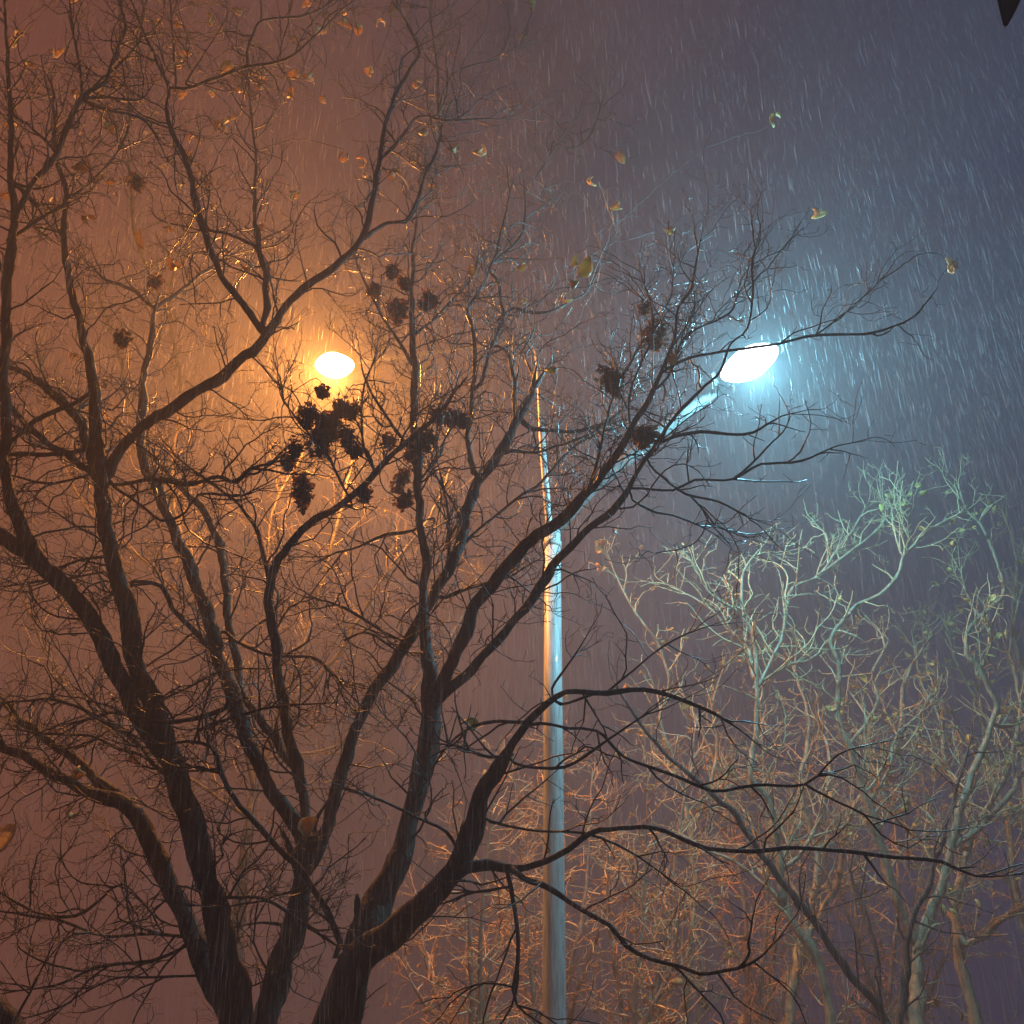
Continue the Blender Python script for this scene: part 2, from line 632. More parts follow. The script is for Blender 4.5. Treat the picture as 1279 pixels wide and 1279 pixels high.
# lower arm: thicker, reaching to the right and towards the viewer
crr = at(936, 453, 8.0)
a_in = at(903, 477, 8.32)
lamp_head([Vector((bx, by, ptop.z - 0.06)), at(745, 607, 8.88), at(832, 535, 8.62), a_in],
          [0.05, 0.054, 0.064, 0.07], crr, at(970, 437, 7.95) - at(903, 470, 8.1), 0.58, 0.36,
          M['cool_lens'], (0.27, 0.77, 1.0), 720, 0.35, 0.14, 'POINT')

# ================================================================== TREES
SPEC = [dict(gap=0.125, len=(0.30, 1.05), r=0.0066, ang=(30, 75), step=0.06, kink=0.24, up=0.035, k=5),
        dict(gap=0.085, len=(0.10, 0.42), r=0.0036, ang=(30, 75), step=0.04, kink=0.30, up=0.03, k=4),
        dict(gap=0.06, len=(0.02, 0.12), r=0.0026, ang=(35, 85), step=0.025, kink=0.30, up=0.02, k=3)]
FINE = [dict(gap=0.10, len=(0.25, 0.8), r=0.0062, ang=(20, 60), step=0.06, kink=0.22, up=0.09, k=5),
        dict(gap=0.075, len=(0.10, 0.36), r=0.0036, ang=(25, 65), step=0.04, kink=0.28, up=0.07, k=4),
        dict(gap=0.05, len=(0.02, 0.12), r=0.0025, ang=(35, 80), step=0.025, kink=0.30, up=0.03, k=3)]
SPARSE = [dict(gap=0.25, len=(0.15, 0.7), r=0.0065, ang=(30, 65), step=0.06, kink=0.20, up=0.02, k=5),
          dict(gap=0.16, len=(0.06, 0.25), r=0.0036, ang=(30, 75), step=0.04, kink=0.28, up=0.02, k=4),
          dict(gap=0.10, len=(0.02, 0.08), r=0.0024, ang=(35, 85), step=0.025, kink=0.30, up=0.02, k=3)]
big = Tree('big dark bare tree with many leaning stems in front of the street lamp', (-1.3, 6.0, 0), 'bare trees', 6.0, 'dark_bark', 'dark_twig', SPEC, 3)
T = big.limb
# --- common butt below the picture, then the stems
T([(345, 1560, 95), (340, 1480, 88), (336, 1410, 80), (330, 1380, 66)], 0, 'trunk', Y0=6.0, twigs=False)
A = T([(325, 1400, 62), (300, 1310, 46), (286, 1220, 40), (264, 1115, 36), (244, 1046, 34), (223, 977, 33), (206, 933, 32), (192, 885, 30), (175, 840, 27), (151, 739, 25), (134, 672, 23), (128, 608, 21), (121, 555, 20), (118, 487, 16), (109, 437, 13), (101, 400, 12), (87, 353, 10), (79, 286, 9), (84, 245, 8), (72, 202, 7), (68, 150, 5), (64, 90, 3)], -0.3)
T([(300, 1310, 36), (282, 1262, 32), (270, 1236, 31), (247, 1183, 29), (220, 1125, 28), (192, 1063, 27), (172, 1018, 25), (148, 998, 22), (113, 991, 17), (69, 967, 15), (27, 946, 13), (-30, 925, 12)], 0.4)
T([(148, 998, 15), (127, 977, 14), (69, 929, 13), (34, 905, 11), (7, 881, 10), (-30, 850, 8)], 0.6)
C = T([(325, 1400, 60), (326, 1320, 42), (333, 1270, 38), (347, 1217, 37), (371, 1149, 35), (377, 1101, 32), (384, 1077, 28)], 0.1)
D = T([(345, 1430, 70), (380, 1350, 66), (412, 1290, 60), (430, 1240, 56), (450, 1195, 48), (489, 1168, 40), (533, 1125, 36), (568, 1085, 30), (588, 1040, 29), (602, 994, 26), (622, 957, 22), (633, 936, 12), (660, 902, 11), (695, 871, 9), (719, 862, 8), (756, 866, 8), (804, 861, 7), (849, 874, 6), (891, 891, 5), (926, 912, 4), (953, 936, 3)], -0.9, spec=SPARSE)
E = T([(432, 1238, 26), (446, 1190, 40), (463, 1145, 42), (480, 1106, 38), (495, 1075, 33), (509, 1040, 31), (520, 994, 30), (530, 943, 30), (537, 885, 27), (535, 857, 22), (531, 800, 16), (531, 756, 14), (531, 689, 13), (524, 628, 12), (521, 581, 12), (517, 521, 11), (517, 454, 10), (516, 400, 9), (515, 340, 6), (520, 270, 4), (530, 200, 3)], 1.0)
T([(455, 1165, 18), (450, 1140, 13), (447, 1124, 9), (446, 1116, 3)], -0.1, twigs=False)
T([(123, 590, 17), (111, 555, 15), (98, 524, 14), (67, 494, 12), (40, 470, 10), (13, 457, 8), (-30, 430, 6)], 0.8)
A3 = T([(128, 595, 19), (145, 570, 17), (168, 544, 17), (178, 534, 16), (218, 507, 16), (269, 474, 15), (319, 433, 15), (336, 415, 14), (370, 371, 12), (403, 343, 11), (427, 323, 10), (450, 299, 9), (464, 252, 8), (474, 202, 7), (480, 161, 6), (494, 118, 6), (510, 90, 5), (524, 67, 5), (514, 40, 4), (490, 0, 3)], -0.5)
T([(330, 410, 10), (333, 353, 9), (323, 309, 7), (319, 250, 5), (319, 188, 4), (309, 100, 3)], 0.3)
T([(323, 312, 6), (286, 292, 5), (258, 283, 4), (262, 240, 3)], 0.2)
T([(330, 418, 11), (316, 397, 10), (269, 330, 9), (245, 262, 9), (239, 219, 8), (215, 165, 7), (208, 134, 6), (211, 110, 5), (188, 60, 4), (175, 30, 3), (160, -10, 2)], -0.6)
T([(211, 112, 5), (242, 108, 5), (303, 84, 5), (356, 74, 4), (387, 50, 3), (427, 13, 3)], -0.3)
T([(309, 82, 4), (309, 65, 4), (316, 44, 4), (330, 25, 4), (387, 17, 4), (430, -8, 3)], 0.2)
T([(219, 108, 3), (217, 60, 3), (212, -8, 2)], 0.2)
T([(232, 105, 3), (260, 60, 2), (285, 20, 2)], 0.2)
T([(450, 299, 7), (484, 279, 6), (507, 276, 5), (524, 242, 5), (534, 212, 5), (548, 178, 4), (548, 134, 4), (544, 67, 3), (535, 10, 2)], 0.4)
T([(472, 204, 5), (501, 171, 5), (524, 145, 4), (554, 151, 4), (595, 148, 3), (642, 150, 2)], 0.3)
T([(548, 134, 3), (560, 100, 3), (580, 85, 3), (615, 75, 2), (650, 55, 2)], 0.2)
T([(515, 276, 3), (540, 250, 3), (565, 248, 2), (590, 238, 2)], 0.2)
B0 = T([(200, 930, 28), (178, 900, 27), (148, 843, 26), (118, 780, 26), (84, 736, 25), (44, 696, 23), (24, 655, 19), (10, 612, 17), (5, 571, 15), (8, 521, 15), (5, 454, 14), (7, 420, 14), (10, 336, 15), (15, 296, 12), (17, 269, 10), (13, 219, 9), (13, 151, 8), (10, 101, 6), (7, 34, 4), (4, -20, 3)], -0.7)
T([(47, 699, 24), (27, 685, 24), (0, 668, 23), (-40, 640, 22)], 0.2, twigs=False)
T([(15, 275, 9), (44, 229, 9), (71, 192, 9), (81, 161, 9), (104, 124, 10), (118, 108, 8), (131, 101, 6), (148, 60, 5), (158, 34, 5), (150, 7, 4), (140, -20, 3)], -0.3)
T([(104, 126, 6), (130, 122, 5), (175, 124, 4), (192, 104, 3)], 0.2)
T([(110, 128, 5), (140, 138, 4), (168, 145, 4), (215, 161, 3)], 0.3)
T([(103, 122, 5), (101, 95, 4), (91, 34, 3), (86, -10, 3)], 0.2)
T([(118, 108, 5), (150, 78, 4), (172, 55, 4), (178, 20, 3), (185, -10, 2)], 0.4)
T([(67, 185, 5), (34, 155, 4), (15, 146, 3)], 0.2)
T([(12, 300, 7), (40, 279, 6), (74, 259, 5), (90, 245, 4)], 0.2)
T([(12, 225, 6), (30, 240, 6), (50, 259, 5)], 0.2)
T([(80, 250, 5), (110, 230, 5), (135, 205, 4), (155, 175, 4), (162, 145, 3)], 0.3)
T([(120, 488, 8), (94, 504, 8), (44, 524, 8), (13, 555, 8)], 0.1)
T([(118, 592, 10), (84, 568, 10), (40, 538, 9), (17, 514, 8), (-20, 480, 6)], 0.5)
T([(122, 558, 7), (67, 568, 7), (17, 568, 6), (-20, 572, 5)], 0.5)
T([(124, 588, 4), (67, 603, 4), (17, 595, 3), (-15, 590, 3)], 0.3)
# long sagging side branches low on the left
T([(204, 960, 8), (192, 953, 7), (165, 922, 6), (120, 895, 6), (96, 881, 5), (51, 873, 5), (0, 878, 4)], 0.5)
T([(182, 945, 5), (144, 933, 5), (113, 919, 4), (62, 917, 4), (0, 909, 3)], 0.6)
T([(418, 1195, 9), (425, 1176, 9), (408, 1139, 9), (377, 1090, 9), (336, 1046, 8), (292, 998, 7), (275, 960, 7), (264, 933, 6), (233, 926, 5), (182, 933, 4), (140, 925, 3)], -0.5)
T([(275, 965, 5), (258, 962, 4), (235, 957, 3)], 0.1)
T([(290, 865, 8), (281, 885, 8), (220, 902, 7), (172, 895, 7), (137, 891, 6), (90, 905, 4)], 0.4)
T([(240, 930, 4), (247, 912, 4), (309, 891, 4), (357, 881, 4), (425, 878, 3)], -0.3)
T([(262, 1164, 5), (226, 1169, 5), (192, 1166, 5), (137, 1169, 5), (69, 1149, 5), (-10, 1137, 4)], 0.5)
T([(235, 1160, 4), (200, 1150, 3), (154, 1104, 3), (127, 1121, 4), (93, 1145, 5), (45, 1139, 4), (-10, 1110, 4)], 0.3)
T([(242, 1178, 5), (233, 1181, 5), (189, 1200, 5), (120, 1209, 5), (69, 1231, 4), (-10, 1242, 4)], -0.3)
T([(256, 1220, 4), (190, 1221, 4), (137, 1224, 3), (69, 1262, 3)], 0.2)
T([(268, 1165, 4), (309, 1154, 4), (343, 1152, 4), (380, 1160, 3)], 0.2)
T([(262, 1120, 5), (288, 1121, 5), (336, 1125, 5), (377, 1152, 5), (418, 1180, 5)], -0.2)
# stem C and its forks
C1 = T([(384, 1085, 20), (395, 1070, 20), (408, 1039, 20), (422, 988, 20), (430, 953, 19), (447, 909, 19), (471, 857, 18), (487, 834, 18), (514, 790, 17), (541, 746, 17), (568, 696, 17), (581, 649, 17), (591, 608, 15), (612, 581, 14), (635, 548, 14), (652, 514, 14), (669, 481, 11), (676, 470, 6)], 0.5)
T([(645, 525, 9), (640, 470, 7), (630, 435, 5), (605, 433, 4), (590, 420, 3)], 0.3)
T([(672, 481, 6), (662, 462, 4), (650, 440, 3)], 0.2)
T([(648, 524, 9), (662, 536, 7), (690, 538, 6), (723, 538, 6), (756, 528, 5), (776, 511, 4), (800, 480, 3)], 0.5)
T([(600, 596, 9), (592, 588, 9), (585, 560, 8), (585, 538, 8), (591, 487, 7), (593, 437, 7), (589, 400, 6), (585, 387, 6), (600, 360, 5), (612, 336, 4), (625, 296, 4), (642, 219, 3)], 0.2)
T([(600, 480, 6), (615, 430, 6), (628, 397, 6), (622, 356, 5), (612, 336, 5), (625, 320, 4), (652, 292, 4), (655, 235, 3), (650, 215, 2)], 0.4)
T([(655, 240, 3), (666, 226, 3), (686, 195, 3), (692, 178, 3), (713, 185, 3), (736, 171, 3), (753, 124, 2)], 0.3)
T([(622, 400, 5), (640, 385, 5), (665, 390, 5), (690, 388, 4), (715, 375, 3), (735, 360, 3), (760, 310, 2), (768, 282, 2)], 0.3)
T([(622, 570, 5), (640, 563, 5), (669, 565, 4), (723, 548, 4), (760, 530, 3)], 0.5)
T([(570, 690, 6), (588, 669, 5), (639, 628, 5), (676, 602, 5), (706, 568, 4), (740, 540, 3)], 0.5)
C2 = T([(380, 1070, 24), (375, 1040, 22), (350, 1005, 22), (326, 960, 22), (305, 909, 22), (288, 861, 22), (276, 830, 21), (266, 790, 20), (242, 723, 19), (219, 662, 17), (195, 612, 16), (178, 575, 15), (175, 540, 13), (178, 487, 12), (186, 440, 10), (192, 403, 9), (195, 380, 8)], 0.8)
T([(194, 385, 6), (168, 363, 6), (134, 350, 5), (110, 330, 3)], 0.4)
T([(194, 385, 6), (235, 356, 6), (269, 330, 5), (300, 312, 4)], 0.3)
T([(379, 1060, 16), (381, 1032, 15), (377, 977, 14), (353, 936, 14), (319, 891, 13), (302, 861, 13), (299, 840, 13), (286, 773, 12), (279, 706, 12), (262, 652, 11), (232, 615, 9), (200, 582, 7)], 1.1)
C5 = T([(377, 985, 17), (372, 955, 17), (360, 926, 16), (350, 857, 15), (347, 830, 15), (340, 790, 14), (336, 750, 14), (340, 720, 13), (356, 692, 12), (387, 655, 12), (427, 630, 11), (454, 605, 10), (487, 571, 9), (521, 541, 8), (540, 525, 6), (560, 500, 4), (575, 470, 3)], -0.5)
T([(336, 745, 8), (333, 713, 7), (319, 662, 6), (296, 628, 5), (262, 602, 5), (208, 561, 3)], 0.3)
T([(134, 598, 7), (145, 605, 6), (188, 598, 6), (232, 605, 6), (272, 596, 6), (296, 603, 6), (313, 585, 5), (335, 580, 5), (353, 575, 4)], -0.6)
T([(134, 600, 5), (148, 612, 5), (182, 635, 4), (202, 650, 4), (232, 639, 4), (249, 618, 4), (303, 618, 3), (340, 605, 2)], -0.5)
T([(290, 845, 9), (266, 817, 8), (249, 797, 8), (215, 760, 7), (202, 733, 7), (168, 726, 6), (150, 735, 4)], -0.4)
T([(282, 790, 5), (293, 800, 5), (336, 818, 5), (387, 820, 5), (410, 835, 5), (430, 862, 3)], -0.2)
T([(150, 690, 5), (100, 700, 4), (60, 712, 4), (10, 705, 3)], 0.5)
T([(145, 715, 4), (90, 722, 4), (40, 728, 4), (-10, 735, 3)], 0.3)
T([(430, 800, 4), (460, 790, 4), (500, 815, 4), (520, 818, 3)], 0.2)
T([(505, 800, 5), (480, 790, 4), (450, 770, 4), (420, 755, 4), (380, 745, 3)], -0.3)
T([(526, 655, 5), (505, 664, 5), (480, 668, 5), (450, 682, 4), (420, 690, 4), (395, 705, 3)], 0.4)
# stem D side branches
T([(560, 1100, 18), (581, 1085, 18), (612, 1080, 17), (643, 1087, 13), (657, 1085, 10), (695, 1070, 9), (736, 1042, 8), (763, 1036, 8), (815, 1032, 7), (845, 1044, 7), (874, 1058, 7), (943, 1063, 7), (994, 1060, 6), (1046, 1063, 6), (1115, 1070, 6), (1176, 1077, 5), (1218, 1094, 4), (1279, 1091, 3), (1310, 1085, 2)], -1.0, spec=SPARSE)
T([(640, 1085, 10), (653, 1097, 9), (688, 1111, 9), (722, 1132, 8), (763, 1156, 8), (784, 1183, 8), (815, 1200, 7), (850, 1207, 6), (874, 1216, 6), (936, 1204, 5), (977, 1170, 3)], -0.8, spec=SPARSE)
T([(634, 1090, 7), (638, 1110, 7), (645, 1149, 7), (646, 1200, 6), (640, 1235, 6), (646, 1255, 5), (670, 1262, 4), (710, 1290, 4)], -0.4, spec=SPARSE)
T([(645, 1235, 4), (620, 1228, 4), (590, 1232, 3), (560, 1255, 2)], 0.2, spec=SPARSE)
T([(634, 1108, 4), (592, 1115, 4), (564, 1125, 4)], 0.1, spec=SPARSE)
T([(600, 1020, 5), (612, 1027, 5), (660, 1036, 4), (712, 1039, 4), (746, 1046, 4), (797, 1070, 4), (850, 1108, 3)], -0.4, spec=SPARSE)
T([(576, 1075, 5), (571, 1060, 5), (557, 1039, 5), (523, 1022, 4), (471, 998, 4), (434, 984, 3)], -0.4, spec=SPARSE)
T([(640, 942, 5), (612, 946, 5), (574, 933, 5), (550, 922, 5), (540, 905, 3)], -0.2, spec=SPARSE)
T([(636, 945, 5), (643, 953, 5), (660, 958, 5), (705, 958, 5), (746, 933, 4), (797, 898, 3), (840, 870, 2)], -0.5, spec=SPARSE)
T([(660, 905, 5), (640, 902, 5), (626, 900, 5), (592, 907, 5), (560, 930, 4), (545, 955, 4)], 0.3, spec=SPARSE)
T([(664, 902, 6), (690, 905, 5), (712, 910, 5), (746, 912, 5), (780, 946, 5), (840, 967, 5), (891, 988, 5), (943, 981, 5), (1005, 979, 4), (1046, 943, 4), (1075, 933, 3)], -0.7, spec=SPARSE)
T([(1008, 982, 4), (1046, 1001, 4), (1080, 1018, 4), (1101, 1043, 4), (1135, 1060, 3), (1160, 1045, 2)], -0.3, spec=SPARSE)
T([(756, 866, 4), (790, 838, 3), (840, 800, 3), (905, 775, 2)], 0.3, spec=SPARSE)
T([(745, 866, 4), (700, 880, 4), (690, 860, 4), (720, 815, 3), (740, 780, 2)], 0.3, spec=SPARSE)
# stem E and its forks, farther back
E2 = T([(538, 880, 22), (561, 835, 20), (588, 773, 19), (602, 746, 18), (635, 706, 18), (662, 676, 17), (696, 649, 15), (733, 618, 14), (756, 588, 12), (790, 535, 10), (812, 495, 8), (826, 465, 7), (843, 422, 5), (847, 384, 4), (864, 360, 4), (871, 319, 3), (878, 288, 2)], -0.5)
E3 = T([(540, 885, 18), (581, 844, 15), (622, 800, 14), (655, 760, 13), (689, 709, 13), (723, 676, 12), (763, 639, 11), (785, 610, 8), (808, 572, 6), (832, 535, 5), (852, 510, 5), (880, 482, 4), (900, 462, 4), (912, 430, 3), (934, 410, 3), (940, 364, 3), (940, 326, 3), (953, 275, 2)], -0.7)
T([(556, 745, 6), (588, 733, 6), (628, 723, 6), (650, 700, 5)], 0.2)
T([(825, 552, 5), (840, 544, 5), (874, 540, 5), (929, 542, 4), (960, 530, 4), (977, 520, 3), (1012, 511, 2)], -0.2, spec=SPARSE)
T([(800, 610, 4), (840, 612, 4), (867, 600, 4), (916, 598, 4), (950, 580, 4), (1001, 576, 4), (1046, 557, 3), (1085, 550, 2)], -0.2, spec=SPARSE)
T([(925, 592, 4), (936, 582, 4), (960, 557, 3), (978, 540, 3), (990, 515, 2)], 0.1, spec=SPARSE)
T([(820, 590, 4), (857, 617, 4), (898, 626, 3), (929, 643, 3), (964, 657, 2)], 0.1, spec=SPARSE)
T([(790, 625, 4), (820, 640, 4), (840, 643, 3), (874, 657, 3), (912, 678, 2)], 0.3, spec=SPARSE)
T([(862, 620, 3), (880, 640, 3), (892, 655, 3), (912, 664, 2)], 0.1)
T([(835, 460, 5), (865, 445, 4), (900, 440, 4), (960, 431, 4), (984, 426, 4), (1018, 419, 4), (1080, 417, 4), (1115, 408, 3), (1142, 395, 3), (1170, 360, 2)], -0.5, spec=SPARSE)
T([(1020, 419, 3), (1050, 395, 2), (1085, 365, 2), (1100, 350, 2)], 0.2)
T([(820, 485, 4), (835, 470, 4), (857, 420, 4), (895, 400, 3), (915, 385, 3), (925, 350, 2)], 0.2, spec=FINE)
T([(790, 540, 5), (785, 500, 4), (800, 455, 4), (815, 420, 4), (812, 380, 3), (800, 340, 3)], 0.2, spec=FINE)
T([(735, 615, 6), (750, 560, 5), (765, 500, 4), (790, 450, 4), (800, 430, 3), (835, 380, 3), (842, 330, 2)], 0.2, spec=FINE)
T([(516, 420, 6), (540, 400, 5), (560, 380, 4), (590, 345, 4), (600, 310, 3)], 0.2)
T([(517, 460, 6), (500, 430, 5), (475, 390, 4), (450, 340, 3), (440, 310, 3)], 0.2, spec=FINE)
T([(523, 600, 5), (548, 570, 5), (560, 540, 4), (575, 520, 4)], 0.2)
T([(521, 560, 5), (500, 545, 5), (470, 500, 4), (455, 470, 3), (450, 440, 3)], 0.2, spec=FINE)
T([(440, 632, 4), (420, 590, 4), (405, 560, 4), (380, 535, 3), (355, 500, 3), (350, 470, 3)], 0.2, spec=FINE)
T([(468, 592, 5), (455, 560, 4), (452, 520, 4), (455, 480, 3), (470, 445, 3)], 0.2, spec=FINE)
T([(545, 740, 5), (560, 700, 5), (560, 640, 4), (545, 560, 3), (550, 500, 3)], 0.2, spec=FINE)

# withered curled leaves and dead clumps on the big tree, each on its own thin stalk
def hang(tree, p, r, me, name, s, rot=None, stalk='leaf_stalk'):
    """A leaf or clump on a stalk of its own that starts at the nearest limb."""
    q = tree.nearest(p)[3]
    d = p - q
    mid = q + d * 0.55 + Vector((r.gauss(0, .05), r.gauss(0, .05), 0.10 + 0.08 * d.length))
    S = smooth_path([(*q, .005), (*mid, .0036), (*(p + Vector((0, 0, 0.02))), .0024)], 0.05)
    j = np.array([[r.gauss(0, .004) for _ in range(3)] for _ in range(len(S))])
    j[0] = j[-1] = 0
    b_ = MB()
    b_.tube(S[:, :3] + j, S[:, 3], 4)
    st = b_.build(stalk, M['dark_twig'], tree.o, origin=p)
    o = bpy.data.objects.new(name, me)
    col.objects.link(o)
    o.parent = st
    o.rotation_euler = rot or (r.uniform(0, 6.28), r.uniform(0, 6.28), r.uniform(0, 6.28))
    o.scale = (s * r.uniform(.8, 1.25), s * r.uniform(.8, 1.25), s * r.uniform(.85, 1.2)) if 'clump' in name else (s, s, s)


CL = [clump_mesh(i, 0.125, (0.14, 0.19, 0.155, 0.21, 0.13, 0.17)[i]) for i in range(6)]
lr = random.Random(21)
for x, y, s in ((490, 340, .8), (467, 362, .8), (497, 388, 1.35), (535, 376, 1.0), (403, 490, .75), (385, 520, 1.0), (408, 530, 1.25), (402, 548, 1.2), (425, 512, 1.0), (440, 514, .8), (434, 548, .9), (443, 564, .7), (367, 562, .85), (359, 578, .9), (378, 612, 1.1), (377, 630, .7), (485, 552, .8), (500, 600, .9), (516, 563, .9), (531, 549, .9), (522, 576, .7), (505, 625, 1.0), (455, 618, .8), (548, 519, .8), (562, 523, .8), (578, 526, .8), (763, 477, 1.3), (818, 420, 1.2), (805, 545, 1.1), (170, 228, .8), (153, 424, 1.0), (805, 385, .7), (505, 355, .7), (193, 352, .7)):
    p = at(x, y, (5.9 if x > 700 else 6.3) + lr.uniform(-.3, .3))
    hang(big, p, lr, CL[lr.randrange(6)], 'dead_leaf_clump', s, (lr.uniform(-.4, .4), lr.uniform(-.4, .4), lr.uniform(0, 6)), 'clump_stalk')
SP = [(203, 30), (221, 24), (240, 17), (258, 20), (270, 30), (265, 121), (440, 36), (408, 40), (470, 34), (425, 12), (447, 45), (662, 12), (658, 46), (765, 262), (720, 318), (737, 320), (715, 374), (832, 290), (967, 159), (1033, 266), (1182, 322), (1188, 330), (745, 232), (780, 204), (445, 197), (455, 212), (500, 212), (590, 190), (300, 104), (330, 98), (355, 92), (412, 38), (140, 228), (260, 218), (245, 205), (250, 180), (143, 95), (130, 120), (225, 58), (180, 312), (210, 322), (160, 225), (80, 60), (30, 45), (66, 245), (105, 215), (5, 157), (0, 243), (100, 450), (330, 110), (365, 108), (590, 345), (645, 335), (648, 380), (718, 350), (690, 465), (300, 330), (375, 240), (120, 275), (225, 238), (243, 205), (250, 230), (215, 290), (140, 170), (330, 280), (270, 255), (90, 210), (575, 905), (92, 1005), (90, 965), (172, 945), (395, 1020), (840, 450)]
while len(SP) < 100:
    SP.append((lr.uniform(0, 560), lr.uniform(0, 400) * lr.random()))
for i, (x, y) in enumerate(SP):
    p = at(x, y, 6.2 + lr.uniform(-.7, .5))
    hang(big, p, lr, LEAVES['leaf'][(0, 2, 4, 1, 0, 2, 4, 3)[i % 8]], 'withered_leaf', lr.uniform(1.6, 2.5))

# ---------------- pale trees on the right, beyond and under the white lamp
PSPEC = [dict(gap=0.075, len=(0.4, 1.35), r=0.0105, ang=(25, 65), step=0.08, kink=0.2, up=0.06, k=5, thin=3.8, short=0.7),
         dict(gap=0.11, len=(0.14, 0.55), r=0.0070, ang=(30, 75), step=0.06, kink=0.30, up=0.07, k=4, tip=0.0028, thin=0.8),
         dict(gap=0.09, len=(0.04, 0.16), r=0.0038, ang=(30, 80), step=0.04, kink=0.3, up=0.05, k=3, tip=0.0026)]


def leafing(tree, kind, count, r, s=(.5, .9)):
    t = tree.tips
    for i in range(min(count, len(t))):
        p, d = t[r.randrange(len(t))]
        place(LEAVES[kind][r.randrange(6)], 'withered_leaf', Vector(p), tree.o, r.uniform(*s), r)


gb = at(1140, 1279, 10.5)
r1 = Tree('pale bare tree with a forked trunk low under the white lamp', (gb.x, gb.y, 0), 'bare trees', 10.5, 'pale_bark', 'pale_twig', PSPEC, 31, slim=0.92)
T = r1.limb
T([(1140, 1560, 40), (1142, 1400, 34), (1146, 1276, 24), (1146, 1183, 19)], 0, 'trunk', Y0=10.5)
T([(1146, 1190, 16), (1163, 1142, 15), (1183, 1087, 13), (1197, 1012, 11), (1211, 977, 10), (1224, 940, 9), (1238, 909, 8), (1246, 880, 8), (1230, 850, 7), (1221, 830, 7), (1207, 815, 7), (1211, 784, 6), (1249, 746, 5), (1252, 722, 5), (1242, 695, 4), (1228, 660, 4), (1207, 636, 3), (1195, 600, 2)], -0.8)
T([(1142, 1170, 14), (1121, 1128, 13), (1101, 1060, 12), (1084, 1005, 11), (1073, 970, 10), (1060, 933, 9), (1045, 885, 8), (1050, 840, 7), (1039, 797, 6), (1060, 767, 6), (1073, 753, 5), (1104, 739, 5), (1125, 712, 5), (1128, 695, 4), (1159, 664, 4), (1207, 636, 3)], -1.0)
T([(1190, 1060, 8), (1225, 1030, 8), (1255, 1000, 7), (1290, 940, 6)], 0.6)
T([(1128, 697, 4), (1120, 675, 3), (1115, 648, 2)], 0.1)
T([(1128, 697, 3), (1135, 670, 3), (1133, 645, 2)], 0.1)
T([(1220, 845, 5), (1238, 797, 5), (1211, 750, 4), (1197, 705, 3)], 0.2)
T([(1240, 905, 6), (1262, 905, 6), (1285, 890, 5)], 0.3)
T([(1085, 1005, 6), (1110, 960, 5), (1120, 920, 5), (1150, 890, 4), (1170, 850, 3)], 0.4)
T([(1060, 930, 5), (1095, 880, 5), (1090, 840, 4), (1110, 800, 4)], 0.4)
leafing(r1, 'green_leaf', 95, r1.r, (1.1, 1.9))

gb = at(1210, 1279, 11.2)
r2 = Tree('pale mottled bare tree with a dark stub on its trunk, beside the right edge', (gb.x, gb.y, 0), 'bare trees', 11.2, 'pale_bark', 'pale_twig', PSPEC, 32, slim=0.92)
T = r2.limb
T([(1225, 1560, 34), (1222, 1400, 26), (1218, 1276, 18), (1200, 1200, 16), (1197, 1159, 15), (1190, 1120, 14)], 0, 'trunk', Y0=11.2)
T([(1190, 1125, 12), (1170, 1080, 10), (1149, 1053, 9), (1121, 1018, 8), (1100, 985, 6), (1085, 930, 5), (1095, 880, 4)], 0.5)
T([(1192, 1130, 12), (1203, 1085, 10), (1215, 1040, 9), (1240, 1000, 8), (1262, 950, 7), (1275, 880, 6), (1262, 820, 5), (1270, 760, 4), (1290, 700, 3)], -0.4)
T([(1198, 1165, 11), (1207, 1180, 11), (1225, 1172, 10), (1252, 1149, 9), (1279, 1130, 8), (1300, 1105, 7)], -0.5)
T([(1215, 1040, 7), (1200, 990, 6), (1180, 950, 6), (1175, 900, 5), (1150, 850, 4), (1140, 790, 3)], 0.5)
leafing(r2, 'green_leaf', 90, r2.r, (1.1, 1.9))

gb = at(1020, 1279, 10.0)
r3 = Tree('pale leaning bare tree between the lamp pole and the forked trunk', (gb.x, gb.y, 0), 'bare trees', 10.0, 'pale_bark', 'pale_twig', PSPEC, 33, slim=0.92)
T = r3.limb
T([(1055, 1560, 30), (1048, 1400, 22), (1039, 1269, 15), (1025, 1211, 14), (1005, 1173, 14), (977, 1128, 13)], 0, 'trunk', Y0=10.0)
T([(978, 1130, 12), (974, 1080, 11), (967, 1029, 10), (957, 994, 9), (936, 970, 8), (945, 910, 7), (945, 849, 6), (939, 791, 5), (919, 763, 4), (888, 743, 3), (868, 712, 2)], -0.4)
T([(945, 860, 5), (975, 800, 5), (988, 739, 5), (1018, 722, 4), (1046, 701, 4), (1094, 664, 3), (1110, 640, 2)], 0.3)
T([(1030, 712, 4), (1042, 691, 3), (1067, 660, 3), (1084, 626, 2)], 0.2)
T([(940, 850, 5), (933, 811, 5), (905, 780, 4), (881, 756, 4), (840, 732, 3)], 0.3)
T([(928, 770, 4), (926, 729, 4), (933, 705, 3), (957, 677, 2)], 0.2)
T([(940, 860, 5), (985, 830, 4), (1010, 825, 4), (1039, 799, 3)], 0.2)
T([(975, 1090, 7), (1010, 1050, 6), (1030, 1000, 5), (1035, 940, 5), (1015, 890, 4)], 0.5)
T([(977, 1128, 7), (950, 1100, 6), (915, 1075, 5), (880, 1060, 4), (850, 1040, 3)], 0.3)
leafing(r3, 'leaf', 30, r3.r)

